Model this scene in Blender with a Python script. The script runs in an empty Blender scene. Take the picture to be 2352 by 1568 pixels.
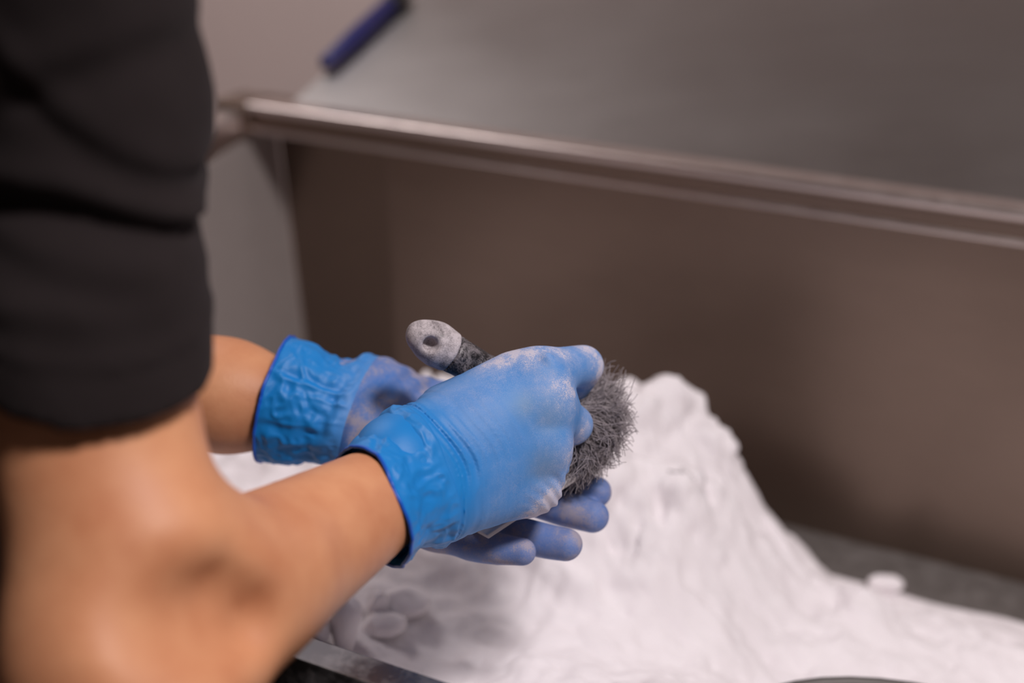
import bpy, bmesh, math
import numpy as np
from mathutils import Vector

# ------------------------------------------------------------------ camera
SC = bpy.context.scene
COL = SC.collection
F_PX = 2352 * 50.0 / 36.0
PITCH = math.radians(23.0)
CAM = np.array((0.0, 0.0, 1.45))
FWD = np.array((0.0, math.cos(PITCH), -math.sin(PITCH)))
UPV = np.array((0.0, math.sin(PITCH), math.cos(PITCH)))
RGT = np.array((1.0, 0.0, 0.0))

cam_data = bpy.data.cameras.new('camera')
cam_data.lens = 50.0
cam_data.sensor_width = 36.0
cam_data.clip_start = 0.02
cam_data.dof.use_dof = True
cam_data.dof.focus_distance = 0.776
cam_data.dof.aperture_fstop = 2.6
cam_data.dof.aperture_blades = 9
cam = bpy.data.objects.new('camera', cam_data)
COL.objects.link(cam)
cam.location = CAM
cam.rotation_euler = (math.pi / 2 - PITCH, 0, 0)
SC.camera = cam

# ------------------------------------------------------------------ world, lights, exposure
SC.view_settings.view_transform = 'Standard'
SC.view_settings.look = 'None'
SC.view_settings.exposure = 0.0
SC.view_settings.gamma = 1.0
SC.view_settings.use_curve_mapping = False
SC.cycles.max_bounces = 6
SC.cycles.diffuse_bounces = 3
SC.cycles.glossy_bounces = 3
world = bpy.data.worlds.new('world')
SC.world = world
world.use_nodes = True
world.node_tree.nodes['Background'].inputs[0].default_value = (0.9, 0.85, 0.85, 1)
world.node_tree.nodes['Background'].inputs[1].default_value = 0.15

# the work station stands turned 28 degrees to the camera
LV = np.array((-math.cos(math.radians(28)), math.sin(math.radians(28)), 0.0))   # along the tub, to the left
DV = np.array((math.sin(math.radians(28)), math.cos(math.radians(28)), 0.0))    # across the tub, away
ZV = np.array((0.0, 0.0, 1.0))
STATION_YAW = math.atan2(-LV[1], -LV[0])


def T(l, d, z):
    """a point in station coordinates: l to the left, d away, z up"""
    return LV * l + DV * d + ZV * z


def area_light(name, l, d, z, sx, sy, power, color):
    la = bpy.data.lights.new(name, 'AREA')
    la.shape = 'RECTANGLE'
    la.size, la.size_y = sx, sy
    la.energy = power
    la.color = color
    o = bpy.data.objects.new(name, la)
    COL.objects.link(o)
    o.location = T(l, d, z)
    o.rotation_euler = (0, 0, STATION_YAW)
    return o


WARM = (1.0, 0.93, 0.935)
area_light('overhead_key_fill_light', -0.72, 0.22, 2.74, 0.40, 0.30, 43, WARM)
area_light('overhead_key_fill_light', -0.80, 1.20, 2.74, 1.0, 0.4, 3.5, WARM)  # weak unseen fill, added behind to light the wall
area_light('overhead_key_fill_light', 1.75, 1.35, 2.74, 0.6, 0.6, 14, WARM)  # unseen fill added to brighten the back wall and the deck's left side


# ------------------------------------------------------------------ helpers
def P(px, py, d):
    """the place in the room at depth d (metres) behind a photograph pixel"""
    return CAM + d * (FWD + RGT * ((px - 1176.0) / F_PX) + UPV * ((784.0 - py) / F_PX))


def tag(o, label=None, category=None, kind=None, group=None):
    if label: o['label'] = label
    if category: o['category'] = category
    if kind: o['kind'] = kind
    if group: o['group'] = group
    return o


def empty(name, loc=(0, 0, 0)):
    o = bpy.data.objects.new(name, None)
    o.empty_display_size = 0.05
    COL.objects.link(o)
    o.location = Vector(loc)
    return o


def link(name, me, mat, parent=None, smooth=True):
    o = bpy.data.objects.new(name, me)
    COL.objects.link(o)
    if mat is not None:
        me.materials.append(mat)
    if smooth:
        me.polygons.foreach_set('use_smooth', np.ones(len(me.polygons), dtype=bool))
    if parent is not None:
        o.parent = parent
        o.location = -Vector(parent.location) if parent.parent is None else -Vector(parent.location) - Vector(parent.parent.location)
    return o


def mesh_np(name, V, Q):
    me = bpy.data.meshes.new(name)
    V = np.ascontiguousarray(V, dtype=np.float32)
    Q = np.ascontiguousarray(Q, dtype=np.int32)
    n = Q.shape[1]
    me.vertices.add(len(V))
    me.vertices.foreach_set('co', V.ravel())
    me.loops.add(Q.size)
    me.loops.foreach_set('vertex_index', Q.ravel())
    me.polygons.add(len(Q))
    me.polygons.foreach_set('loop_start', np.arange(len(Q), dtype=np.int32) * n)
    me.update(calc_edges=True)
    me.validate()
    return me


def attr(me, name, vals):
    a = me.attributes.new(name, 'FLOAT', 'POINT')
    a.data.foreach_set('value', np.ascontiguousarray(vals, dtype=np.float32))


def box_me(name, corners, bevel=0.0, seg=2):
    """a six-sided solid from 8 corners (bottom 4, top 4, same order), edges rounded"""
    bm = bmesh.new()
    vs = [bm.verts.new(Vector(c)) for c in corners]
    for f in ((3, 2, 1, 0), (4, 5, 6, 7), (0, 1, 5, 4), (1, 2, 6, 5), (2, 3, 7, 6), (3, 0, 4, 7)):
        bm.faces.new([vs[i] for i in f])
    bmesh.ops.recalc_face_normals(bm, faces=bm.faces)
    if bevel > 0:
        bmesh.ops.bevel(bm, geom=list(bm.edges), offset=bevel, segments=seg, profile=0.5, affect='EDGES')
    me = bpy.data.meshes.new(name)
    bm.to_mesh(me)
    bm.free()
    return me


def bar(name, a, b, side, up, mat, parent, bevel=0.002, seg=2):
    """a straight bar from a to b; side and up are its full width and height vectors"""
    a, b, side, up = map(np.asarray, (a, b, side, up))
    c = [a, b, b + side, a + side]
    me = box_me(name, c + [x + up for x in c], bevel, seg)
    o = link(name, me, mat, parent, smooth=False)
    return o


def plate4(name, p, nrm, thick, mat, parent, bevel=0.0008):
    p = [np.asarray(x) for x in p]
    n = np.asarray(nrm) * thick
    return link(name, box_me(name, p + [x + n for x in p], bevel, 1), mat, parent, smooth=False)


_rng = np.random.default_rng(7)
_TAB = _rng.random((64, 64, 64)).astype(np.float32)


def noise3(Pt, scale, seed=0):
    """smooth value noise in -1..1, scale = cell size in metres"""
    q = np.asarray(Pt, dtype=np.float64) / scale + np.array((seed * 17.13, seed * 7.71, seed * 3.37)) + 1000.0
    i = np.floor(q).astype(np.int64)
    f = q - i
    f = f * f * (3 - 2 * f)
    r = 0
    for dx in (0, 1):
        wx = f[:, 0] if dx else 1 - f[:, 0]
        for dy in (0, 1):
            wy = f[:, 1] if dy else 1 - f[:, 1]
            for dz in (0, 1):
                wz = f[:, 2] if dz else 1 - f[:, 2]
                r = r + wx * wy * wz * _TAB[(i[:, 0] + dx) & 63, (i[:, 1] + dy) & 63, (i[:, 2] + dz) & 63]
    return r * 2 - 1


def fbm(Pt, scale, octaves=3, seed=0):
    r, a = 0, 1.0
    for k in range(octaves):
        r = r + a * noise3(Pt, scale / 2 ** k, seed + k)
        a *= 0.5
    return r / 1.8


def sstep(a, b, x):
    t = np.clip((x - a) / (b - a), 0, 1)
    return t * t * (3 - 2 * t)


# ---- signed distance solids, turned into meshes with surface nets
def cone(X, a, b, ra, rb):
    a = np.asarray(a); b = np.asarray(b)
    ab = b - a
    t = np.clip(((X - a) @ ab) / (ab @ ab), 0, 1)
    return np.linalg.norm(X - a - t[:, None] * ab, axis=1) - (ra + (rb - ra) * t)


def ellip(X, c, axes, r):
    """axes: 3 unit vectors (rows), r: three radii"""
    q = (X - np.asarray(c)) @ np.asarray(axes).T
    r = np.asarray(r)
    k0 = np.linalg.norm(q / r, axis=1)
    k1 = np.linalg.norm(q / (r * r), axis=1)
    return k0 * (k0 - 1.0) / np.maximum(k1, 1e-9)


def smin(a, b, k):
    h = np.maximum(k - np.abs(a - b), 0) / k
    return np.minimum(a, b) - h * h * k * 0.25


def smax(a, b, k):
    return -smin(-a, -b, k)


def chain(X, pts, radii, k=0.0):
    d = None
    for i in range(len(pts) - 1):
        c = cone(X, pts[i], pts[i + 1], radii[i], radii[i + 1])
        d = c if d is None else (np.minimum(d, c) if k == 0 else smin(d, c, k))
    return d


def surface(name, sdf, lo, hi, h, block=6):
    lo = np.asarray(lo, dtype=np.float64); hi = np.asarray(hi, dtype=np.float64)
    nb = np.ceil((hi - lo) / (h * block)).astype(int) + 1
    n = nb * block
    # coarse pass at block centres
    cb = [lo[k] + (np.arange(nb[k]) * block + (block - 1) / 2) * h for k in range(3)]
    G = np.stack(np.meshgrid(*cb, indexing='ij'), -1).reshape(-1, 3)
    dc = sdf(G)
    near = np.abs(dc) < block * h * 1.05 + 0.006
    V = np.repeat(np.repeat(np.repeat(dc.reshape(nb).astype(np.float32), block, 0), block, 1), block, 2)
    bi = np.stack(np.unravel_index(np.nonzero(near)[0], nb), -1)
    off = np.stack(np.meshgrid(*[np.arange(block)] * 3, indexing='ij'), -1).reshape(-1, 3)
    step = 1500
    for s in range(0, len(bi), step):
        idx = (bi[s:s + step, None, :] * block + off[None]).reshape(-1, 3)
        V[idx[:, 0], idx[:, 1], idx[:, 2]] = sdf(lo + idx * h)
    S = V < 0
    c0 = S[:-1, :-1, :-1].astype(np.int8)
    cnt = np.zeros_like(c0)
    for dx in (0, 1):
        for dy in (0, 1):
            for dz in (0, 1):
                cnt += S[dx:n[0] - 1 + dx, dy:n[1] - 1 + dy, dz:n[2] - 1 + dz]
    act = np.argwhere((cnt > 0) & (cnt < 8))
    vid = np.full(tuple(n - 1), -1, dtype=np.int64)
    vid[act[:, 0], act[:, 1], act[:, 2]] = np.arange(len(act))
    corner = np.array([(x, y, z) for x in (0, 1) for y in (0, 1) for z in (0, 1)])
    cv = np.stack([V[act[:, 0] + c[0], act[:, 1] + c[1], act[:, 2] + c[2]] for c in corner], 1)
    acc = np.zeros((len(act), 3)); num = np.zeros(len(act))
    for i in range(8):
        for j in range(i + 1, 8):
            if np.abs(corner[i] - corner[j]).sum() != 1:
                continue
            m = (cv[:, i] < 0) != (cv[:, j] < 0)
            t = np.where(m, cv[:, i] / np.where(m, cv[:, i] - cv[:, j], 1), 0)
            acc += np.where(m[:, None], corner[i] + t[:, None] * (corner[j] - corner[i]), 0)
            num += m
    verts = lo + (act + acc / num[:, None]) * h
    quads = []
    for ax in range(3):
        sl0 = [slice(None)] * 3; sl1 = [slice(None)] * 3
        sl0[ax] = slice(0, -1); sl1[ax] = slice(1, None)
        e = S[tuple(sl0)] != S[tuple(sl1)]
        ed = np.argwhere(e)
        b, c = (ax + 1) % 3, (ax + 2) % 3
        ok = (ed[:, b] > 0) & (ed[:, c] > 0) & (ed[:, b] < n[b] - 1) & (ed[:, c] < n[c] - 1)
        ed = ed[ok]
        q = []
        for (ob, oc) in ((-1, -1), (0, -1), (0, 0), (-1, 0)):
            cc = ed.copy(); cc[:, b] += ob; cc[:, c] += oc
            q.append(vid[cc[:, 0], cc[:, 1], cc[:, 2]])
        q = np.stack(q, 1)
        flip = ~S[ed[:, 0], ed[:, 1], ed[:, 2]]
        q[flip] = q[flip][:, ::-1]
        quads.append(q)
    Q = np.concatenate(quads)
    Q = Q[(Q >= 0).all(1)]
    return mesh_np(name, verts, Q), verts


def bounds(pts, pad):
    a = np.array(pts)
    return a.min(0) - pad, a.max(0) + pad


# ------------------------------------------------------------------ materials
class NT:
    def __init__(s, name):
        s.m = bpy.data.materials.new(name)
        s.m.use_nodes = True
        s.t = s.m.node_tree
        s.b = s.t.nodes['Principled BSDF']

    def n(s, typ, **kw):
        x = s.t.nodes.new(typ)
        for k, v in kw.items():
            setattr(x, k, v)
        return x

    def l(s, a, b):
        s.t.links.new(a, b)

    def noise(s, scale, detail=3, rough=0.55, vec=None, dist=0.0):
        x = s.n('ShaderNodeTexNoise')
        x.inputs['Scale'].default_value = scale
        x.inputs['Detail'].default_value = detail
        x.inputs['Roughness'].default_value = rough
        x.inputs['Distortion'].default_value = dist
        if vec is not None:
            s.l(vec, x.inputs['Vector'])
        return x.outputs['Fac']

    def coords(s):
        return s.n('ShaderNodeTexCoord').outputs['Object']

    def mapping(s, vec, scale=(1, 1, 1), rot=(0, 0, 0)):
        x = s.n('ShaderNodeMapping')
        x.inputs['Scale'].default_value = scale
        x.inputs['Rotation'].default_value = rot
        s.l(vec, x.inputs['Vector'])
        return x.outputs['Vector']

    def ramp(s, fac, stops):
        x = s.n('ShaderNodeValToRGB')
        e = x.color_ramp.elements
        while len(e) < len(stops):
            e.new(0.5)
        for i, (p, c) in enumerate(stops):
            e[i].position = p
            e[i].color = (c, c, c, 1) if isinstance(c, (int, float)) else (*c, 1)
        s.l(fac, x.inputs['Fac'])
        return x.outputs['Color']

    def mix(s, fac, a, b):
        x = s.n('ShaderNodeMix', data_type='RGBA')
        for v, sock in ((fac, x.inputs['Factor']), (a, x.inputs['A']), (b, x.inputs['B'])):
            if isinstance(v, tuple):
                sock.default_value = (*v, 1)
            elif isinstance(v, (int, float)):
                sock.default_value = v
            else:
                s.l(v, sock)
        return x.outputs['Result']

    def math(s, op, a, b=None):
        x = s.n('ShaderNodeMath', operation=op)
        for v, i in ((a, 0), (b, 1)):
            if v is None:
                continue
            if isinstance(v, (int, float)):
                x.inputs[i].default_value = v
            else:
                s.l(v, x.inputs[i])
        return x.outputs[0]

    def bump(s, h, strength, dist):
        x = s.n('ShaderNodeBump')
        x.inputs['Strength'].default_value = strength
        x.inputs['Distance'].default_value = dist
        s.l(h, x.inputs['Height'])
        s.l(x.outputs['Normal'], s.b.inputs['Normal'])

    def set(s, **kw):
        for k, v in kw.items():
            k = {'color': 'Base Color', 'rough': 'Roughness', 'metal': 'Metallic', 'spec': 'Specular IOR Level'}.get(k, k)
            if hasattr(v, 'is_linked'):
                s.l(v, s.b.inputs[k])
            else:
                s.b.inputs[k].default_value = (*v, 1) if isinstance(v, tuple) and len(v) == 3 and 'Radius' not in k else v
        return s.m


def mat_plain(name, col, rough=0.7, metal=0.0, var=0.12, scale=12.0, bump=0.0):
    a = NT(name)
    v = a.noise(scale, 4, vec=a.coords())
    c2 = tuple(x * (1 - var) for x in col)
    a.set(color=a.mix(v, c2, tuple(min(1, x * (1 + var)) for x in col)), rough=rough, metal=metal)
    if bump:
        a.bump(v, 0.4, bump)
    return a.m


def mat_steel(name, col, rough, dust=0.0, dustcol=(0.55, 0.5, 0.5), metal=1.0):
    a = NT(name)
    co = a.coords()
    streak = a.noise(40, 3, vec=a.mapping(co, (0.06, 1, 1.4)))
    blot = a.noise(5, 3, vec=co)
    c = a.mix(streak, tuple(x * 0.9 for x in col), col)
    r = a.math('ADD', a.math('MULTIPLY', blot, 0.16), rough - 0.08)
    if dust > 0:
        d = a.math('MULTIPLY', a.ramp(a.noise(60, 6, 0.7, vec=co), [(0.45, 0.0), (0.75, 1.0)]), dust)
        c = a.mix(d, c, dustcol)
        a.set(metal=a.math('SUBTRACT', metal, a.math('MULTIPLY', d, metal)))
        r = a.math('ADD', r, a.math('MULTIPLY', d, 0.4))
    else:
        a.set(metal=metal)
    a.set(color=c, rough=r)
    a.bump(streak, 0.05, 0.001)
    return a.m


M_WALL = mat_plain('painted_wall', (0.80, 0.68, 0.645), 0.8, var=0.04, scale=2.0)
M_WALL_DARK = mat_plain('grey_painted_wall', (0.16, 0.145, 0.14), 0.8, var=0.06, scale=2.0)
M_CEIL = mat_plain('ceiling_paint', (0.42, 0.39, 0.375), 0.9, var=0.04, scale=2.0)
M_FLOOR = mat_plain('resin_floor', (0.09, 0.075, 0.065), 0.55, var=0.15, scale=6.0)
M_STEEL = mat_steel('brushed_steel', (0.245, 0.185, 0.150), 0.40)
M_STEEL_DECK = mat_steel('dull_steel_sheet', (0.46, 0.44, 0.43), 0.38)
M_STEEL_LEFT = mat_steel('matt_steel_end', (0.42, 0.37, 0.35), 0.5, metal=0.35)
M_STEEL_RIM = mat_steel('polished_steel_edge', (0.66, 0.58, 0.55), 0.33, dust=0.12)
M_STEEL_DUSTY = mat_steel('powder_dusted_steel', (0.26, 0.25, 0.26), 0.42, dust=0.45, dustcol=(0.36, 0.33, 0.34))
M_BASIN = mat_steel('dusty_basin_floor', (0.22, 0.20, 0.19), 0.5, dust=0.5, dustcol=(0.20, 0.18, 0.175), metal=0.6)
M_DARKMETAL = mat_plain('dark_scoop_metal', (0.075, 0.066, 0.062), 0.5, metal=0.5, var=0.2, scale=30)
M_BLUEROD = mat_plain('dark_blue_plastic', (0.022, 0.022, 0.13), 0.45, var=0.1)
M_BLACKPL = mat_plain('black_plastic', (0.02, 0.018, 0.018), 0.5, var=0.1)

# powder
a = NT('white_nylon_powder')
co = a.coords()
g = a.noise(900, 3, 0.7, vec=co)
w = a.noise(45, 4, 0.6, vec=co)
a.set(color=a.mix(w, (0.80, 0.745, 0.765), (0.88, 0.835, 0.85)), rough=1.0, spec=0.0)
a.bump(a.math('ADD', a.math('MULTIPLY', g, 0.35), w), 0.35, 0.003)
M_POWDER = a.m

# skin
a = NT('skin')
co = a.coords()
blot = a.noise(28, 4, 0.6, vec=co)
fine = a.noise(420, 3, 0.6, vec=co)
a.set(color=a.mix(a.ramp(blot, [(0.3, 0.0), (0.7, 1.0)]), (0.57, 0.23, 0.112), (0.69, 0.325, 0.168)), rough=0.5, spec=0.35)
a.b.inputs['Subsurface Weight'].default_value = 0.0
a.b.inputs['Subsurface Radius'].default_value = (1.0, 0.35, 0.2)
a.b.inputs['Subsurface Scale'].default_value = 0.006
a.bump(fine, 0.15, 0.001)
M_SKIN = a.m

# black cotton
a = NT('black_cotton')
co = a.coords()
wv = a.noise(1400, 2, vec=co)
fade = a.noise(9, 4, 0.6, vec=co)
a.set(color=a.mix(fade, (0.012, 0.0088, 0.0090), (0.027, 0.0205, 0.0208)), rough=0.95, spec=0.1)
a.b.inputs['Sheen Weight'].default_value = 0.06
a.b.inputs['Sheen Roughness'].default_value = 0.6
a.b.inputs['Sheen Tint'].default_value = (0.5, 0.45, 0.45, 1)
a.bump(wv, 0.3, 0.0006)
M_SHIRT = a.m
M_TROUSERS = mat_plain('black_twill', (0.012, 0.011, 0.012), 0.9)
M_HAIR = mat_plain('dark_hair', (0.03, 0.018, 0.012), 0.6, var=0.3, scale=80)
M_SHOE = mat_plain('black_shoe_leather', (0.015, 0.014, 0.014), 0.45)


def mat_glove(name, blue, deep, dustcol=(0.62, 0.57, 0.64)):
    a = NT(name)
    co = a.coords()
    at = a.n('ShaderNodeAttribute', attribute_name='dust').outputs['Fac']
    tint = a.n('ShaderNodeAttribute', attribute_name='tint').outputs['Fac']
    g = a.noise(1900, 3, 0.75, vec=co)
    p = a.noise(170, 5, 0.7, vec=co)
    base = a.mix(a.noise(30, 3, vec=co), deep, blue)
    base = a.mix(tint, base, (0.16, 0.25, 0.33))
    film = a.n('ShaderNodeAttribute', attribute_name='film').outputs['Fac']
    s = a.math('ADD', a.math('ADD', a.math('MULTIPLY', g, 0.75), a.math('MULTIPLY', p, 0.55)), a.math('MULTIPLY', at, 1.0))
    d = a.ramp(s, [(0.62, 0.0), (0.80, 0.10), (1.02, 0.36), (1.40, 0.80)])
    gf = a.math('MULTIPLY', film, a.math('ADD', a.math('MULTIPLY', g, 1.2), 0.4))
    d = a.math('MINIMUM', a.math('ADD', d, gf), 0.95)
    a.set(color=a.mix(d, base, dustcol), rough=a.math('ADD', a.math('MULTIPLY', d, 0.4), 0.45), spec=0.4)
    a.b.inputs['Subsurface Weight'].default_value = 0.0
    a.bump(a.math('ADD', g, p), 0.18, 0.0008)
    return a.m


M_GLOVE = mat_glove('blue_nitrile', (0.010, 0.235, 0.64), (0.006, 0.19, 0.55))
M_GLOVE_LEFT = mat_glove('blue_nitrile_dusty_shaded', (0.010, 0.165, 0.56), (0.006, 0.125, 0.44), (0.36, 0.32, 0.38))  # dusty glove; shade under the right hand also painted in by darker colours
M_CUFF = M_GLOVE
M_BEAD = mat_plain('blue_nitrile_bead', (0.004, 0.09, 0.52), 0.4, var=0.05)

# ------------------------------------------------------------------ room
def room_slab(name, pts, nrm, mat):
    o = plate4(name, pts, nrm, 0.06, mat, None, 0)
    return tag(o, kind='structure')


L0, L1, D0, D1, ZC = -2.3, 2.3, -2.0, 2.6, 2.8
room_slab('floor', [T(L0, D0, 0), T(L1, D0, 0), T(L1, D1, 0), T(L0, D1, 0)], (0, 0, -1), M_FLOOR)
room_slab('ceiling', [T(L0, D0, ZC), T(L1, D0, ZC), T(L1, D1, ZC), T(L0, D1, ZC)], (0, 0, 1), M_CEIL)
room_slab('wall_back', [T(L0, D1, 0), T(L1, D1, 0), T(L1, D1, ZC), T(L0, D1, ZC)], DV, M_WALL)
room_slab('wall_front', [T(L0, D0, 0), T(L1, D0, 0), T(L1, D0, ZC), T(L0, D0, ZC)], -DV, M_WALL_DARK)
room_slab('wall_left', [T(L1, D0, 0), T(L1, D1, 0), T(L1, D1, ZC), T(L1, D0, ZC)], LV, M_WALL)
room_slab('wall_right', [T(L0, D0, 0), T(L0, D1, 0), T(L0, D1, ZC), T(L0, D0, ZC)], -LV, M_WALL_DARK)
# ------------------------------------------------------------------ steel powder station
ST = empty('powder_station', T(0.0, 0.8, 0.0))
tag(ST, 'brushed steel powder station with deep basin and sloping back deck', 'work station')
ZB, ZF, ZFL = 1.118, 1.02, 0.785       # back rim, front rim, basin floor
LL, LR = 0.888, -0.95                  # left and right ends
DN, DB = 0.49, 1.115                   # near and back walls
FOLD = 0.726
RH = 0.029
# basin faces
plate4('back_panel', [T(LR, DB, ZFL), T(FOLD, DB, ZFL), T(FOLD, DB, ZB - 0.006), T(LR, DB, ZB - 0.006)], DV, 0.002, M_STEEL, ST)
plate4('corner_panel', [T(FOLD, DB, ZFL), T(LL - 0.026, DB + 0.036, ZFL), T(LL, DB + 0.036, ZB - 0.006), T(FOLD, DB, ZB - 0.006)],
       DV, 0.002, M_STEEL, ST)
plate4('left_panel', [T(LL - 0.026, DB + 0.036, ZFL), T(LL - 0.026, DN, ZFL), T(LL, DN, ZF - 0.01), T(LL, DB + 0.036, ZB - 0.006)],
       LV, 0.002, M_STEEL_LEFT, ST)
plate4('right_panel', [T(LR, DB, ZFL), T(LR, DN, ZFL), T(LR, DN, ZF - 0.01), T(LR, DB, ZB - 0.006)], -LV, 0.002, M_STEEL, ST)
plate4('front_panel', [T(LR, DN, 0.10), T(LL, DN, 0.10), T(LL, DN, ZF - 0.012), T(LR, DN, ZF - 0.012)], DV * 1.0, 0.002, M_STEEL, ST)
plate4('basin_floor', [T(LR, DN, ZFL - 0.004), T(LL - 0.02, DN, ZFL - 0.004), T(LL - 0.02, DB + 0.036, ZFL + 0.004), T(LR, DB + 0.0, ZFL + 0.004)],
       -ZV, 0.003, M_BASIN, ST)
# rims: a folded lip along the back: upper roll, recessed face, lower bead
bar('back_rim', T(LR, DB - 0.016, ZB - RH + 0.003), T(LL + 0.02, DB - 0.016, ZB - RH + 0.003), DV * 0.05, ZV * (RH - 0.004), M_STEEL, ST, 0.003, 3)
bar('rim_roll', T(LR, DB - 0.021, ZB - 0.009), T(LL + 0.02, DB - 0.021, ZB - 0.009), DV * 0.03, ZV * 0.010, M_STEEL_RIM, ST, 0.0042, 4)
bar('rim_bead', T(LR, DB - 0.019, ZB - RH), T(LL + 0.02, DB - 0.019, ZB - RH), DV * 0.012, ZV * 0.0065, M_STEEL_RIM, ST, 0.003, 4)
lr_dir = T(LL, DN, ZF) - T(LL, DB, ZB)
bar('left_rim', T(LL - 0.006, DB + 0.03, ZB - 0.027), T(LL - 0.006, DN - 0.004, ZF - 0.027), LV * 0.03, ZV * 0.028, M_STEEL_RIM, ST, 0.003, 3)
bar('rim_corner', T(LL - 0.012, DB - 0.026, ZB - 0.034), T(LL + 0.03, DB - 0.026, ZB - 0.034), DV * 0.05, ZV * 0.036, M_STEEL, ST, 0.006, 3)
bar('right_rim', T(LR - 0.02, DB + 0.03, ZB - 0.027), T(LR - 0.02, DN - 0.004, ZF - 0.027), LV * 0.03, ZV * 0.028, M_STEEL_RIM, ST, 0.003, 3)
bar('front_rim', T(LR - 0.02, DN - 0.010, ZF - 0.024), T(LL + 0.024, DN - 0.010, ZF - 0.024), DV * 0.019, ZV * 0.024, M_STEEL_DUSTY, ST, 0.0012, 2)
# deck sloping up and away behind the basin
SL = math.tan(math.radians(18))
dk = 0.66
LD = LL - 0.045
dn = np.cross(LV, DV * math.cos(math.radians(18)) + ZV * math.sin(math.radians(18)))
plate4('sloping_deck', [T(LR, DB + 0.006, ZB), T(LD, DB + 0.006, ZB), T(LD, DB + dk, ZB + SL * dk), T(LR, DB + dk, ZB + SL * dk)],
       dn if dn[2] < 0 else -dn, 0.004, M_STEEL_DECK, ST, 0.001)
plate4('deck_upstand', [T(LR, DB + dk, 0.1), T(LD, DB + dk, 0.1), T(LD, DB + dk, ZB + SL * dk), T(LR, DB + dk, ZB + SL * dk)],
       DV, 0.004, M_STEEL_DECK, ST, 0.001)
plate4('deck_end', [T(LD, DB + 0.04, 0.1), T(LD, DB + dk, 0.1), T(LD, DB + dk, ZB + SL * dk - 0.004), T(LD, DB + 0.04, ZB + 0.004)],
       -LV, 0.003, M_STEEL_DECK, ST, 0.001)
plate4('cabinet_side', [T(LL, DN, 0.10), T(LL, DB + 0.04, 0.10), T(LL, DB + 0.04, ZFL - 0.01), T(LL, DN, ZFL - 0.01)], -LV, 0.003, M_STEEL_DECK, ST, 0.001)
for (l, d) in ((LL - 0.05, DN + 0.01), (LR + 0.01, DN + 0.01), (LL - 0.09, DB + dk - 0.05), (LR + 0.01, DB + dk - 0.05)):
    bar('foot', T(l, d, 0.0), T(l + 0.04, d, 0.0), DV * 0.04, ZV * 0.11, M_BLACKPL, ST, 0.003)

# blue rod lying along the edge of the deck
def rod_mesh(name, a, b, prof, seg=20):
    a = np.asarray(a); b = np.asarray(b)
    ax = (b - a) / np.linalg.norm(b - a)
    u = np.cross(ax, ZV); u /= np.linalg.norm(u)
    v = np.cross(ax, u)
    th = np.arange(seg) / seg * 2 * math.pi
    V = []
    for (t, r) in prof:
        c = a + (b - a) * t
        V.append(c + r * (np.cos(th)[:, None] * u + np.sin(th)[:, None] * v))
    V = np.concatenate(V)
    Q = [(i * seg + j, i * seg + (j + 1) % seg, (i + 1) * seg + (j + 1) % seg, (i + 1) * seg + j)
         for i in range(len(prof) - 1) for j in range(seg)]
    return mesh_np(name, V, Q)


def deck_pt(l, d, lift):
    return T(l, DB + d, ZB + SL * d + lift)


ra, rb = deck_pt(LD - 0.004, 0.058, 0.0095), deck_pt(LD - 0.004, 0.188, 0.0095)
rod = empty('blue_rod', ra)
tag(rod, 'dark blue plastic rod lying along the left edge of the sloping deck', 'rod')
link('rod_body', rod_mesh('rod_body', ra, rb, [(0, 0.0005), (0, 0.005), (0.03, 0.0075), (0.4, 0.009), (1.0, 0.009), (1.0, 0.0005)]), M_BLUEROD, rod)
ax = (rb - ra) / np.linalg.norm(rb - ra)
link('rod_cap', rod_mesh('rod_cap', rb - ax * 0.004, rb + ax * 0.03, [(0, 0.0005), (0, 0.0095), (0.1, 0.0105), (0.85, 0.0095), (1.0, 0.006), (1.0, 0.0003)]), M_BLACKPL, rod)

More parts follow.
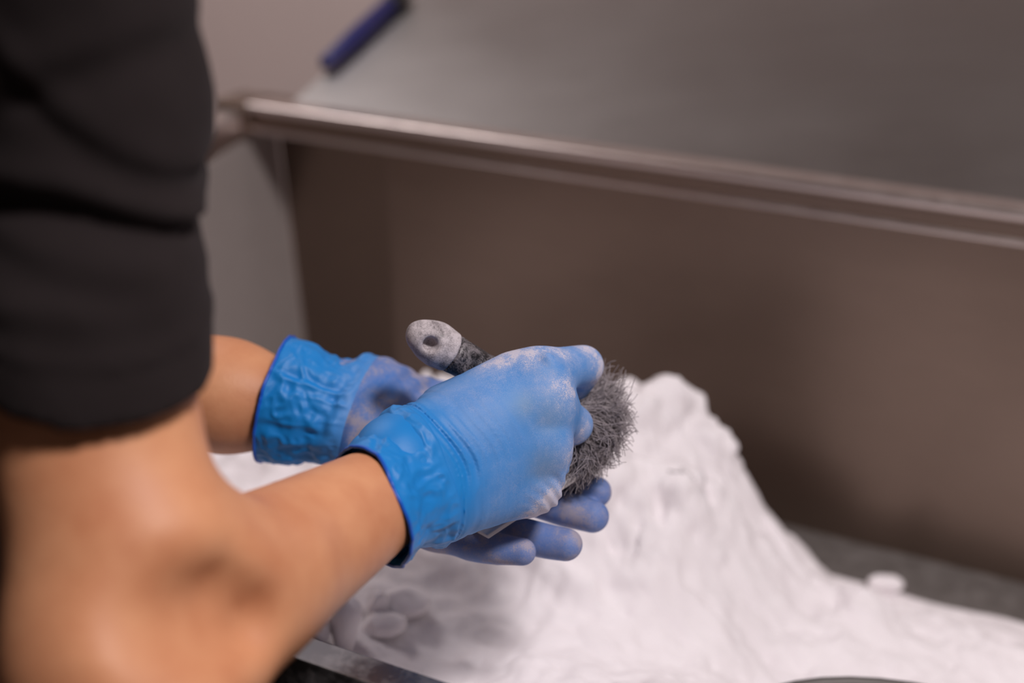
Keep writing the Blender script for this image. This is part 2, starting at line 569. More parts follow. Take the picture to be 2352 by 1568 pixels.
# ------------------------------------------------------------------ powder bed
def powder_height(l, d):
    q = np.stack([l, d, np.zeros_like(l)], 1)
    wl = l + 0.030 * fbm(q, 0.10, 3, 11)
    wd = d + 0.030 * fbm(q, 0.10, 3, 21)
    base = 0.945 - 0.10 * sstep(0.55, 0.85, wd) - 0.055 * sstep(0.80, 1.06, wd)
    base = base - 0.03 * sstep(0.35, -0.2, l) * sstep(0.95, 0.55, d)
    base = base - 0.022 * sstep(0.31, 0.23, l) * sstep(0.76, 0.88, d) * sstep(-0.1, 0.15, l)
    top = np.interp(l + 0.012 * fbm(q, 0.06, 3, 11), [0.0, 0.235, 0.286, 0.318, 0.36, 0.42, 0.5, 0.6, 0.7, 0.8, 0.9],
                    [0.80, 0.85, 0.905, 0.960, 1.003, 0.998, 0.978, 0.935, 0.905, 0.885, 0.86])
    ridge = np.exp(-(np.abs(wd - 0.89) / 0.125) ** 2.6)
    heap = np.maximum(top - base, 0) * ridge
    heap += 0.03 * sstep(0.40, 0.60, wl) * np.exp(-((wd - 0.74) / 0.10) ** 2)
    # shallow hollow under the hands, in front of the heap
    hol = -0.028 * np.exp(-((l - 0.40) / 0.09) ** 2 - ((d - 0.64) / 0.07) ** 2)
    amt = 0.25 + 0.75 * np.clip(heap / 0.10, 0, 1)
    rough = 0.020 * fbm(q, 0.075, 3, 3) + 0.008 * (0.4 - np.abs(fbm(q, 0.045, 2, 5)))
    # broken, blocky cake on the heap
    cv = (fbm(q, 0.05, 3, 31) + 1) * 3.5
    cell = (np.floor(cv) + sstep(0.6, 1.0, cv - np.floor(cv))) / 3.5
    z = base + heap + hol + rough * amt + 0.026 * (cell - 1) * amt + 0.0022 * fbm(q, 0.010, 3, 9)
    # thin layer out to a straight edge before the back wall
    edge = 1.055 + 0.008 * fbm(q, 0.06, 2, 41)
    z = np.where(d > 0.5, z, z)
    fall = sstep(edge + 0.006, edge - 0.012, d)
    zf = ZFL + 0.0005
    return zf - 0.006 + (np.maximum(z, zf + 0.008) - zf + 0.006) * fall


gl = np.arange(-0.62, LL - 0.03, 0.0026)
gd = np.arange(DN + 0.006, DB - 0.03, 0.0026)
GLm, GDm = np.meshgrid(gl, gd, indexing='ij')
zz = powder_height(GLm.ravel(), GDm.ravel())
zg = zz.reshape(GLm.shape)
gx, gy = np.gradient(zg, 0.0026, 0.0026)
N3 = np.stack([-gx.ravel(), -gy.ravel(), np.ones(zz.size)], 1)
N3 /= np.linalg.norm(N3, axis=1)[:, None]
q3 = np.stack([GLm.ravel(), GDm.ravel(), zz], 1)
amt3 = (0.25 + 0.75 * np.clip((zz - 0.90) / 0.06, 0, 1)) * sstep(1.03, 0.98, GDm.ravel()) * sstep(DN + 0.01, DN + 0.05, GDm.ravel())
rel = 0.016 * (np.abs(fbm(q3, 0.040, 3, 101)) - 0.25) + 0.015 * np.maximum(noise3(q3, 0.024, 131) - 0.42, 0) + 0.0085 * (0.35 - np.abs(fbm(q3, 0.022, 2, 111))) + 0.0030 * fbm(q3, 0.009, 2, 121)
q3 = q3 + N3 * (1.45 * rel * amt3)[:, None]
V = q3[:, :1] * LV + q3[:, 1:2] * DV + q3[:, 2:] * ZV
n0, n1 = GLm.shape
ii = np.arange(n0 * n1).reshape(n0, n1)
Q = np.stack([ii[:-1, :-1], ii[:-1, 1:], ii[1:, 1:], ii[1:, :-1]], -1).reshape(-1, 4)
pw = link('powder_bed', mesh_np('powder_bed', V, Q), M_POWDER)
tag(pw, 'loose white powder heaped up and spread over the basin floor', 'powder', 'stuff')


def pz(l, d):
    return float(powder_height(np.array([l]), np.array([d]))[0])


def on_powder(px, py):
    dd = np.arange(0.6, 1.5, 0.002)
    X = np.array([P(px, py, x) for x in dd])
    h = powder_height(X @ LV, X @ DV)
    k = int(np.argmax(X[:, 2] < h))
    return float(X[k] @ LV), float(X[k] @ DV)


# lumps of caked powder
def lump(px, py, depth, size, seed, label, squash=(1, 1, 1), sink=0.3):
    l, d = on_powder(px, py)
    c = T(l, d, pz(l, d) + size * squash[2] * (1 - sink))
    rg = np.random.default_rng(seed)
    dirs = rg.normal(size=(11, 3)); dirs /= np.linalg.norm(dirs, axis=1)[:, None]
    offs = size * (0.62 + 0.32 * rg.random(11))
    sq = np.array(squash)

    def f(X):
        q = (X - c) / sq
        dd = np.linalg.norm(q, axis=1) - size
        for k in range(11):
            dd = smax(dd, q @ dirs[k] - offs[k], size * 0.10)
        return dd + size * 0.05 * noise3(X, size * 0.4, seed)
    me, _ = surface('powder_lump', f, c - size * 1.4 * sq, c + size * 1.4 * sq, size / 13)
    o = link('powder_lump', me, M_POWDER)
    return tag(o, label, 'powder lump', group='lumps of caked powder')


# ------------------------------------------------------------------ person
PERSON = empty('person', T(0.62, 0.30, 0.0))
tag(PERSON, 'person in a black t-shirt and blue gloves brushing powder over the basin', 'person')

# joints
R_SH = P(60, -420, 0.525)
R_EL = P(302, 1500, 0.585)
R_WR = P(925, 1112, 0.759)
L_WR = P(822, 958, 0.868)
L_EL = P(-150, 800, 0.905)
L_SH = R_SH + LV * 0.37 + np.array((0, 0, -0.01))
CHEST = (R_SH + L_SH) / 2 - DV * 0.02 + ZV * -0.10
PELV = CHEST - DV * 0.115 + ZV * (0.92 - CHEST[2])
NECK = (R_SH + L_SH) / 2 + ZV * 0.055 + DV * 0.01
HEAD = NECK + ZV * 0.155 + DV * 0.075

fa = R_WR - R_EL
fa_n = fa / np.linalg.norm(fa)


def body_sdf(X):
    m_ = lambda t: R_EL + fa * t
    camdir = (CAM - R_EL) / np.linalg.norm(CAM - R_EL)
    # right arm
    up = chain(X, [R_SH, P(205, 230, 0.560), P(198, 650, 0.579), P(210, 860, 0.590), P(222, 1000, 0.594), P(272, 1300, 0.592), R_EL],
               [0.044, 0.034, 0.034, 0.0410, 0.0440, 0.044, 0.0465])
    fo = chain(X, [R_EL, m_(0.28), m_(0.55), m_(0.8), m_(0.96), m_(1.15)], [0.0455, 0.0415, 0.0345, 0.0292, 0.0262, 0.018])
    ra_ = smin(up, fo, 0.030)
    # elbow point and muscle bellies
    ra_ = smin(ra_, cone(X, P(255, 1640, 0.572), P(275, 1500, 0.578), 0.024, 0.034), 0.012)
    ra_ = smin(ra_, cone(X, P(385, 1270, 0.580), P(620, 1318, 0.636), 0.024, 0.017), 0.03)
    ra_ = smin(ra_, cone(X, P(400, 1510, 0.570), P(620, 1410, 0.622), 0.018, 0.011), 0.016)
    ra_ = smax(ra_, -cone(X, P(385, 1425, 0.532), P(500, 1375, 0.565), 0.0145, 0.009), 0.026)
    ra_ = smax(ra_, -cone(X, P(450, 1490, 0.535), P(590, 1440, 0.583), 0.0105, 0.009), 0.022)
    # left arm
    la = chain(X, [L_SH, L_EL, L_EL + (L_WR - L_EL) * 0.35, L_EL + (L_WR - L_EL) * 0.7, L_EL + (L_WR - L_EL) * 0.9, L_WR],
               [0.050, 0.042, 0.041, 0.0315, 0.0215, 0.012], 0.02)
    # torso, neck, head
    ax_ = np.stack([LV, DV, ZV])
    to = ellip(X, CHEST, ax_, (0.158, 0.098, 0.185))
    to = smin(to, cone(X, R_SH, L_SH, 0.046, 0.046), 0.06)
    to = smin(to, ellip(X, CHEST + (PELV - CHEST) * 0.65, ax_, (0.15, 0.10, 0.20)), 0.08)
    to = smin(to, ellip(X, PELV, ax_, (0.155, 0.105, 0.105)), 0.08)
    nk = cone(X, NECK - ZV * 0.03, HEAD - ZV * 0.04 - DV * 0.01, 0.056, 0.052)
    tilt = math.radians(32)
    hz = ZV * math.cos(tilt) + DV * math.sin(tilt)
    hd = DV * math.cos(tilt) - ZV * math.sin(tilt)
    hx = np.stack([LV, hd, hz])
    hh = ellip(X, HEAD + hz * 0.035, hx, (0.074, 0.094, 0.098))
    hh = smin(hh, ellip(X, HEAD - hz * 0.05 + hd * 0.035, hx, (0.052, 0.058, 0.066)), 0.04)
    hh = smin(hh, cone(X, HEAD + hd * 0.092 + hz * 0.02, HEAD + hd * 0.112 - hz * 0.022, 0.008, 0.013), 0.015)
    for s in (-1, 1):
        hh = smin(hh, ellip(X, HEAD + LV * 0.076 * s - hd * 0.008 + hz * 0.0, hx, (0.009, 0.02, 0.032)), 0.008)
        hh = smax(hh, -(np.linalg.norm(X - (HEAD + LV * 0.032 * s + hd * 0.098 + hz * 0.022), axis=1) - 0.017), 0.015)
        hh = smin(hh, np.linalg.norm(X - (HEAD + LV * 0.032 * s + hd * 0.079 + hz * 0.022), axis=1) - 0.0125, 0.003)
    hh = smin(hh, cone(X, HEAD + hd * 0.088 - hz * 0.058 + LV * 0.018, HEAD + hd * 0.088 - hz * 0.058 - LV * 0.018, 0.008, 0.008), 0.008)
    b = smin(to, smin(nk, hh, 0.03), 0.05)
    b = smin(b, ra_, 0.02)
    b = smin(b, la, 0.02)
    return b


lo, hi = bounds([R_EL, R_SH, L_SH, L_EL, R_WR + fa * 0.2, L_WR, PELV - ZV * 0.03, HEAD + ZV * 0.06, CHEST], 0.12)
me, _ = surface('body', body_sdf, lo, hi, 0.0042)
body = link('body', me, M_SKIN, PERSON)

# t-shirt
HEM = P(212, 822, 0.592)
s_dir = UPV * math.cos(math.radians(28)) - FWD * math.sin(math.radians(28)) + RGT * 0.13; s_dir /= np.linalg.norm(s_dir)
LHEM = L_SH + (L_EL - L_SH) * 0.62
ls_dir = (L_SH - L_EL); ls_dir /= np.linalg.norm(ls_dir)
S_PTS = [P(30, -430, 0.520), P(196, 230, 0.562), P(192, 620, 0.578), P(198, 770, 0.584), P(222, 1090, 0.590)]
S_RAD = [0.064, 0.0450, 0.0425, 0.0455, 0.0500]


def shirt_sdf(X):
    ax_ = np.stack([LV, DV, ZV])
    sl = chain(X, S_PTS, S_RAD, 0.02)
    # folds of the sleeve
    w_ = X - HEM
    s = w_ @ s_dir
    lat = w_ @ (RGT - s_dir * (RGT @ s_dir))
    fw = w_ @ FWD
    n1 = fbm(X, 0.05, 2, 51)
    fold = np.zeros(len(X))
    for (s0, cur, slope, wd_, am) in ((0.080, -6.5, 0.0, 0.0070, 0.0046), (0.128, -3.0, 0.45, 0.008, 0.0020), (0.050, 2.0, -0.30, 0.008, 0.0015),
                                      (0.034, -1.5, 0.10, 0.006, 0.0012), (0.185, -2.0, -0.5, 0.012, 0.0022), (0.105, 4.0, -0.9, 0.007, 0.0020)):
        c = s0 + cur * (lat + 0.015) ** 2 + slope * lat + 0.006 * n1
        fold += am * (0.9 * np.exp(-((s - c - wd_ * 1.5) / wd_) ** 2) - np.exp(-((s - c) / wd_) ** 2))
    fold += -0.0012 * np.exp(-((s - 0.021) / 0.0018) ** 2) + 0.0006 * np.exp(-((s - 0.025) / 0.003) ** 2)
    sl = sl - fold - 0.0030 * n1 - 0.0012 * fbm(X, 0.02, 2, 55)
    sl = smax(sl, -s, 0.002)
    ll = chain(X, [L_SH, LHEM - ls_dir * 0.02], [0.064, 0.054])
    ll = smax(ll, -((X - LHEM) @ ls_dir), 0.003)
    to = ellip(X, CHEST, ax_, (0.178, 0.120, 0.20))
    to = smin(to, cone(X, R_SH, L_SH, 0.064, 0.064), 0.07)
    to = smin(to, ellip(X, CHEST + (PELV - CHEST) * 0.6, ax_, (0.170, 0.120, 0.24)), 0.08)
    to = smin(to, ellip(X, PELV - ZV * 0.0, ax_, (0.195, 0.145, 0.18)), 0.08)
    to = to - 0.004 * fbm(X, 0.09, 2, 61)
    to = smax(to, (PELV[2] - 0.085) - X[:, 2], 0.004)
    # neckline
    to = smax(to, -(cone(X, NECK - ZV * 0.01, NECK + ZV * 0.1 + DV * 0.02, 0.066, 0.075)), 0.004)
    d = smin(to, sl, 0.015)
    d = smin(d, ll, 0.03)
    return d


lo, hi = bounds([R_SH, L_SH, HEM, LHEM, PELV - ZV * 0.06, PELV + LV * 0.1, CHEST, NECK], 0.135)
me, _ = surface('t_shirt', shirt_sdf, lo, hi, 0.0036)
o = link('t_shirt', me, M_SHIRT, PERSON)
tag(o, 'black cotton short-sleeved t-shirt')

# trousers, shoes, hair
HIPS = [PELV + LV * 0.085 * s for s in (-1, 1)]


def trousers_sdf(X):
    ax_ = np.stack([LV, DV, ZV])
    d = ellip(X, PELV - ZV * 0.01, ax_, (0.178, 0.126, 0.125))
    for s in (-1, 1):
        h_ = PELV + LV * 0.088 * s - ZV * 0.03
        k_ = h_ * np.array((1, 1, 0)) + ZV * 0.50 + DV * 0.03 + LV * 0.02 * s
        f_ = h_ * np.array((1, 1, 0)) + ZV * 0.07 - DV * 0.01 + LV * 0.03 * s
        d = smin(d, chain(X, [h_, k_, f_], [0.095, 0.072, 0.066], 0.02), 0.03)
    d = d - 0.003 * fbm(X, 0.07, 2, 71)
    return smax(d, 0.055 - X[:, 2], 0.004)


lo, hi = bounds([PELV + ZV * 0.1, PELV * np.array((1, 1, 0)) - LV * 0.1, PELV * np.array((1, 1, 0)) + LV * 0.1], 0.14)
lo[2] = 0.03
me, _ = surface('trousers', trousers_sdf, lo, hi, 0.009)
link('trousers', me, M_TROUSERS, PERSON)
for s in (-1, 1):
    f0 = PELV * np.array((1, 1, 0)) + LV * 0.118 * s - DV * 0.01

    def shoe_sdf(X, f0=f0):
        d = chain(X, [f0 - DV * 0.05 + ZV * 0.045, f0 + DV * 0.05 + ZV * 0.04, f0 + DV * 0.15 + ZV * 0.03], [0.042, 0.046, 0.036])
        d = smin(d, cone(X, f0 - DV * 0.02 + ZV * 0.04, f0 - DV * 0.025 + ZV * 0.1, 0.042, 0.044), 0.03)
        return smax(d, 0.001 - X[:, 2], 0.004)
    lo, hi = bounds([f0 - DV * 0.06, f0 + DV * 0.16 + ZV * 0.12], 0.06)
    me, _ = surface('shoe', shoe_sdf, lo, hi, 0.006)
    link('shoe', me, M_SHOE, PERSON)


def hair_sdf(X):
    tilt = math.radians(32)
    hz = ZV * math.cos(tilt) + DV * math.sin(tilt)
    hd = DV * math.cos(tilt) - ZV * math.sin(tilt)
    hx = np.stack([LV, hd, hz])
    d = ellip(X, HEAD + hz * 0.042 - hd * 0.004, hx, (0.082, 0.101, 0.104)) - 0.004 * fbm(X, 0.02, 2, 81)
    cut = (X - HEAD) @ hz - 0.055 - 0.9 * ((X - HEAD) @ hd - 0.02)
    return smax(d, -(cut + 1.8 * ((X - HEAD) @ hd * -1 + 0.0) * 0 + 0.0), 0.01) if False else smax(d, ((X - HEAD) @ hd) * 0.8 - ((X - HEAD) @ hz) + 0.0, 0.01)


lo, hi = bounds([HEAD], 0.17)
me, _ = surface('hair', hair_sdf, lo, hi, 0.006)
link('hair', me, M_HAIR, PERSON)

# ------------------------------------------------------------------ gloves
def hand_sdf(X, palm, fingers, kpalm, kjoin):
    d = None
    for (a_, b_, r1, r2) in palm:
        c = cone(X, a_, b_, r1, r2)
        d = c if d is None else smin(d, c, kpalm)
    f = None
    for pts, rad in fingers:
        c = chain(X, pts, rad, 0.0)
        f = c if f is None else smin(f, c, 0.0022)
    return smin(d, f, kjoin)


# right hand: back of the hand towards the camera, fingers closed on the brush
rp = [(P(922, 1030, .760), P(1245, 862, .7925), .0165, .0126),
      (P(945, 1080, .757), P(1253, 928, .786), .0175, .0128),
      (P(962, 1130, .757), P(1250, 1027, .785), .0175, .0124),
      (P(972, 1166, .760), P(1222, 1118, .790), .0162, .0120),
      (P(1030, 955, .790), P(1172, 866, .797), .0170, .0130),
      (P(1000, 1155, .775), P(1190, 1115, .800), .0152, .0130),
      (P(900, 1055, .748), P(950, 1035, .762), .0195, .018),
      (P(925, 1152, .746), P(968, 1145, .762), .0190, .0175)]
rf = [([P(1248, 860, .7925), P(1300, 845, .806), P(1340, 840, .822), P(1300, 908, .845), P(1268, 950, .846)], [.0128, .0122, .0118, .0105, .0095]),
      ([P(1253, 928, .786), P(1314, 975, .814), P(1274, 1004, .842), P(1236, 988, .850)], [.0125, .0118, .0102, .0095]),
      ([P(1250, 1027, .785), P(1272, 1048, .818), P(1235, 1060, .843), P(1203, 1042, .850)], [.0120, .0104, .0098, .0090]),
      ([P(1222, 1118, .790), P(1244, 1110, .820), P(1214, 1112, .840), P(1188, 1095, .846)], [.0115, .0098, .0090, .0084]),
      ([P(1030, 960, .800), P(1135, 905, .848), P(1225, 915, .868), P(1290, 945, .864)], [.0160, .0125, .0115, .0100])]
r_axis = P(1240, 985, .788) - P(935, 1110, .756)
r_len = np.linalg.norm(r_axis); r_axis /= r_len
r_lat = P(1222, 1118, .79) - P(1245, 846, .7925); r_lat -= r_axis * (r_lat @ r_axis); r_lat /= np.linalg.norm(r_lat)
r_org = P(935, 1110, .756)


def right_glove_sdf(X):
    d = hand_sdf(X, rp, rf, 0.018, 0.013)
    fold = chain(X, [P(1258, 822, .780), P(1290, 872, .783), P(1314, 925, .797), P(1318, 965, .802)], [.0022, .0026, .0022, .0014])
    d = smin(d, fold, 0.005)
    fold = chain(X, [P(1282, 900, .776), P(1298, 950, .785), P(1302, 1020, .792), P(1298, 1075, .796)], [.0018, .0022, .0022, .0016])
    d = smin(d, fold, 0.004)
    fold = chain(X, [P(1275, 1040, .778), P(1290, 1085, .784), P(1272, 1150, .790)], [.0016, .0022, .0016])
    d = smin(d, fold, 0.004)
    w_ = X - r_org
    t = w_ @ r_axis
    y = w_ @ r_lat
    n = noise3(X, 0.018, 5)
    # gathered pleats of nitrile at the wrist, bowed towards the knuckles
    c = t + 0.33 * np.sqrt(y * y + 0.0001) + 0.0012 * n
    q = np.stack([c, y * 0.07 + 0.0006 * n, np.zeros_like(c)], 1)
    rid = 1 - 2 * np.abs(noise3(q, 0.0021, 7))
    env = sstep(0.018, 0.024, c) * sstep(0.050, 0.028, c)
    d = d - 0.0011 * env * rid
    env2 = sstep(0.03, 0.04, c) * sstep(0.085, 0.05, c)
    d = d - 0.00035 * env2 * (1 - 2 * np.abs(noise3(q, 0.0028, 9)))
    # fine creases towards the little finger edge
    cr = np.sin((t * 0.8 - y * 0.6) / 0.0032 * math.pi + 2 * n)
    e2 = sstep(0.018, 0.036, y) * sstep(0.05, 0.085, t)
    d = d + 0.0006 * e2 * cr
    # soft hollows between the tendons
    return d + 0.0007 * noise3(X, 0.03, 8)


KN_R = [P(1135, 832, .785), P(1225, 812, .787), P(1285, 800, .79), P(1180, 805, .79), P(1338, 810, .815), P(1285, 905, .78), P(1320, 985, .81), P(1285, 1040, .785), P(1265, 1130, .785), P(1250, 1165, .79), P(1345, 960, .82), P(1380, 850, .82)]
RG_ALL = [x for f in rf for x in f[0]] + [x for q in rp for x in q[:2]]
lo, hi = bounds(RG_ALL, 0.026)
me, vv = surface('glove', right_glove_sdf, lo, hi, 0.00095)


def dust_from(vv, knuckles, rad, base, amp):
    d = np.full(len(vv), base)
    for k in knuckles:
        d = np.maximum(d, base + amp * np.exp(-(np.linalg.norm(vv - k, axis=1) / rad) ** 2))
    return d


dust = dust_from(vv, KN_R, 0.017, -0.03, 0.42)
t = (vv - r_org) @ r_axis; y = (vv - r_org) @ r_lat
dust += 0.16 * sstep(0.028, 0.040, y) * sstep(0.03, 0.07, t)
for k in (P(1190, 967, .769), P(1236, 965, .771)):
    dust += 0.55 * np.exp(-(np.linalg.norm((vv - k) * np.array((0.6, 1, 1.6)), axis=1) / 0.0024) ** 2)
dust += 0.13 * fbm(vv, 0.02, 3, 91) - 0.20 * sstep(0.035, 0.01, t)
attr(me, 'dust', dust)
attr(me, 'film', np.clip((0.11 + 0.11 * fbm(vv, 0.022, 3, 97)) * sstep(0.022, 0.05, t + 0.33 * np.abs(y)), 0.0, 0.35))
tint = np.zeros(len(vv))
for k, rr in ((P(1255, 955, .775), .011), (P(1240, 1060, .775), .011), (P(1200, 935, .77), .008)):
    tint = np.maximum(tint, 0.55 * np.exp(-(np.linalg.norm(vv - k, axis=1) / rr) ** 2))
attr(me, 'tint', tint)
GR = link('glove', me, M_GLOVE, PERSON)
tag(GR, 'blue nitrile glove closed around the brush handle')

# left hand: palm up below, fingers out to the right
lp = [(P(850, 912, .878), P(1140, 1044, .878), .0165, .0125),
      (P(855, 940, .872), P(1110, 1104, .858), .0165, .0125),
      (P(858, 972, .864), P(1060, 1168, .842), .0160, .0125),
      (P(855, 1000, .858), P(1000, 1208, .828), .0155, .0120),
      (P(880, 893, .885), P(1000, 927, .905), .0170, .0140),
      (P(760, 905, .874), P(850, 915, .876), .0200, .0180),
      (P(775, 985, .866), P(850, 990, .860), .0200, .0170)]
lf = [([P(1140, 1044, .878), P(1265, 1094, .868), P(1325, 1116, .858), P(1370, 1129, .850)], [.0115, .0106, .0102, .0095]),
      ([P(1110, 1104, .858), P(1235, 1150, .850), P(1305, 1170, .842), P(1361, 1185, .836)], [.0112, .0102, .0105, .0098]),
      ([P(1060, 1168, .842), P(1170, 1217, .834), P(1240, 1239, .826), P(1300, 1251, .820)], [.0112, .0100, .0101, .0093]),
      ([P(992, 1212, .828), P(1080, 1246, .820), P(1145, 1260, .813), P(1199, 1266, .808)], [.0110, .0098, .0094, .0083]),
      ([P(1000, 927, .905), P(1100, 950, .908), P(1165, 985, .902)], [.0135, .0115, .0100])]
l_org = P(815, 955, .868)
l_axis = P(1080, 1120, .852) - l_org; l_axis /= np.linalg.norm(l_axis)


def left_glove_sdf(X):
    d = hand_sdf(X, lp, lf, 0.018, 0.010)
    n = noise3(X, 0.02, 15)
    return d + 0.0009 * n + 0.0005 * np.sin(((X - l_org) @ l_axis) / 0.006 * math.pi + 3 * n) * sstep(0.07, 0.02, (X - l_org) @ l_axis)


lo, hi = bounds([x for f in lf for x in f[0]] + [x for q in lp for x in q[:2]], 0.026)
me, vv = surface('glove', left_glove_sdf, lo, hi, 0.0011)
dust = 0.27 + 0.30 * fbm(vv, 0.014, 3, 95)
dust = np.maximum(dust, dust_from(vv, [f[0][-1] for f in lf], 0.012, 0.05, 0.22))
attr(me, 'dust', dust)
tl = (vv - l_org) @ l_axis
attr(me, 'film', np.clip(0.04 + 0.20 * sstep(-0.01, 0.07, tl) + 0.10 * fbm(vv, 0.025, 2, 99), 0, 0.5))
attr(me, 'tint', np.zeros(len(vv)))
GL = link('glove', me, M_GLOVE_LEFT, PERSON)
tag(GL, 'powder-dusted blue nitrile glove held open, palm up')


# glove cuffs: thin flaring sleeves of nitrile with a rolled bead
def cuff(parent, rings, seed, crumple, mat, hand, film, nseg=200, nlen=54):
    """rings: list of (centre, axis, radius_u, radius_v, u_dir) from hand end to open end"""
    K = len(rings)
    cs = np.array([r[0] for r in rings]); ru = np.array([r[2] for r in rings]); rv = np.array([r[3] for r in rings])
    axs = np.array([r[1] for r in rings]); uds = np.array([r[4] for r in rings])
    s = np.linspace(0, K - 1, nlen)
    it = lambda A: np.stack([np.interp(s, np.arange(K), A[:, k]) for k in range(A.shape[1])], 1) if A.ndim > 1 else np.interp(s, np.arange(K), A)
    c, ax_, u, r1, r2 = it(cs), it(axs), it(uds), it(ru), it(rv)
    ax_ /= np.linalg.norm(ax_, axis=1)[:, None]
    u = u - ax_ * (u * ax_).sum(1)[:, None]; u /= np.linalg.norm(u, axis=1)[:, None]
    v = np.cross(ax_, u)
    th = np.arange(nseg) / nseg * 2 * math.pi
    dirs = np.cos(th)[None, :, None] * u[:, None] + np.sin(th)[None, :, None] * v[:, None]
    rad = 1 / np.sqrt((np.cos(th)[None] / r1[:, None]) ** 2 + (np.sin(th)[None] / r2[:, None]) ** 2)
    # the first part follows the surface of the hand, then opens out to the given radii
    smp = np.linspace(0.008, 0.06, 66)
    fr = s / (K - 1)
    for i in range(nlen):
        if fr[i] > 0.62:
            break
        G = (c[i] + dirs[i][:, None] * smp[None, :, None]).reshape(-1, 3)
        h_ = hand(G).reshape(nseg, -1)
        last = np.where((h_ < 0).any(1), h_.shape[1] - 1 - np.argmax((h_ < 0)[:, ::-1], 1), 0)
        last = np.clip(last, 0, len(smp) - 2)
        i_ = np.arange(nseg)
        fr_ = h_[i_, last] / np.minimum(h_[i_, last] - h_[i_, last + 1], -1e-6)
        rs = smp[last] + np.clip(fr_, 0, 1) * (smp[1] - smp[0])
        rs = np.where((h_ < 0).any(1), rs, rad[i])
        rs = rs - 0.0016 + 0.0024 * sstep(0.0, 0.14, fr[i])
        w_ = sstep(0.22, 0.6, fr[i])
        rad[i] = rs * (1 - w_) + rad[i] * w_
    base = c[:, None] + dirs * rad[..., None]
    X = base.reshape(-1, 3)
    f = (s / (K - 1))[:, None].repeat(nseg, 1).ravel()
    thv = th[None].repeat(nlen, 0).ravel()
    q = np.stack([np.cos(thv) * 0.03, np.sin(thv) * 0.03, f * 0.03], 1)
    # long pleats along the arm at the hand end, crumples towards the opening
    w = noise3(X, 0.012, seed)
    rid = 1 - 2 * np.abs(noise3(q * np.array((1.9, 1.9, 0.55)) + 0.004 * w[:, None], 0.012, seed + 1))
    crm = 1 - 2 * np.abs(noise3(X + 0.005 * w[:, None], 0.012, seed + 3)) + 0.9 * (1 - 2 * np.abs(noise3(X + 0.003 * w[:, None], 0.0055, seed + 4)))
    env = sstep(0.03, 0.30, f) * (1 - 0.55 * sstep(0.8, 1.0, f))
    disp = crumple * env * (0.65 * rid + 0.55 * crm) + 0.0016 * f * noise3(q, 0.02, seed + 5)
    X = X + dirs.reshape(-1, 3) * disp[:, None]
    X = X + (ax_[:, None].repeat(nseg, 1).reshape(-1, 3)) * (0.0035 * f * noise3(q, 0.022, seed + 7))[:, None]
    ii = np.arange(nlen * nseg).reshape(nlen, nseg)
    jn = np.roll(ii, -1, axis=1)
    Q = np.stack([ii[:-1], jn[:-1], jn[1:], ii[1:]], -1).reshape(-1, 4)
    me = mesh_np('cuff', X, Q)
    attr(me, 'dust', -0.22 + 0.16 * noise3(X, 0.014, seed + 9))
    attr(me, 'tint', np.zeros(len(X)))
    attr(me, 'film', film * sstep(0.5, 0.0, f))
    o = link('cuff', me, mat, parent)
    md = o.modifiers.new('thickness', 'SOLIDIFY'); md.thickness = 0.0005; md.offset = -1
    # bead along the open edge
    E = X.reshape(nlen, nseg, 3)[-1]
    tn = np.roll(E, -1, 0) - np.roll(E, 1, 0); tn /= np.linalg.norm(tn, axis=1)[:, None]
    d1 = dirs[-1]; d1 = d1 - tn * (d1 * tn).sum(1)[:, None]; d1 /= np.linalg.norm(d1, axis=1)[:, None]
    d2 = np.cross(tn, d1)
    ph = np.arange(8) / 8 * 2 * math.pi
    BV = (E[:, None] + 0.0010 * (np.cos(ph)[None, :, None] * d1[:, None] + np.sin(ph)[None, :, None] * d2[:, None])).reshape(-1, 3)
    bi = np.arange(nseg * 8).reshape(nseg, 8)
    BQ = np.stack([bi, np.roll(bi, -1, 1), np.roll(np.roll(bi, -1, 1), -1, 0), np.roll(bi, -1, 0)], -1).reshape(-1, 4)
    b = link('cuff_bead', mesh_np('cuff_bead', BV, BQ), M_BEAD, parent)
    tag(o, 'bright blue crumpled glove cuff')
    return o


# right cuff
a0 = P(985, 1100, .7625); a1 = P(850, 1162, .742)
axr = (a1 - a0) / np.linalg.norm(a1 - a0)
ur = r_lat
fc = lambda t_: R_EL + fa * t_
cuff(GR, [(P(996, 1095, .763), axr, .0345, .0240, ur), (P(972, 1104, .760), axr, .0330, .0240, ur), (P(945, 1116, .756), axr, .0330, .0262, ur),
          (fc(.945), axr, .0330, .0305, ur), (fc(.903) + ur * .0012, axr, .0328, .0330, ur), (fc(.860) + ur * .0024, axr, .0326, .0340, ur)],
     3, 0.0014, M_CUFF, right_glove_sdf, 0.02)
# left cuff
axl = P(632, 918, .875) - P(822, 975, .868); axl /= np.linalg.norm(axl)
ul = P(583, 1058, .875) - P(680, 778, .875); ul /= np.linalg.norm(ul)
cuff(GL, [(P(835, 962, .868), axl, .0285, .0235, ul), (P(800, 955, .868), axl, .0290, .0240, ul), (P(760, 950, .870), axl, .0312, .0285, ul),
          (P(710, 938, .872), axl, .0345, .0300, ul), (P(668, 926, .874), axl, .0375, .0320, ul), (P(632, 917, .875), axl, .0390, .0330, ul)],
     13, 0.0018, M_CUFF, left_glove_sdf, 0.10)

# ------------------------------------------------------------------ brush
B0 = P(944, 757, .797)             # hanging end
B1 = P(1300, 962, .836)            # end of the ferrule
bax = (B1 - B0) / np.linalg.norm(B1 - B0)
blen = np.linalg.norm(B1 - B0)
BR = empty('brush', B1)
tag(BR, 'dusty black hand brush with wavy grey bristles held in the gloved hand', 'brush')
cv_ = (CAM - B0) / np.linalg.norm(CAM - B0)
hv = cv_ - bax * (cv_ @ bax); hv /= np.linalg.norm(hv)
bl = np.cross(bax, hv)


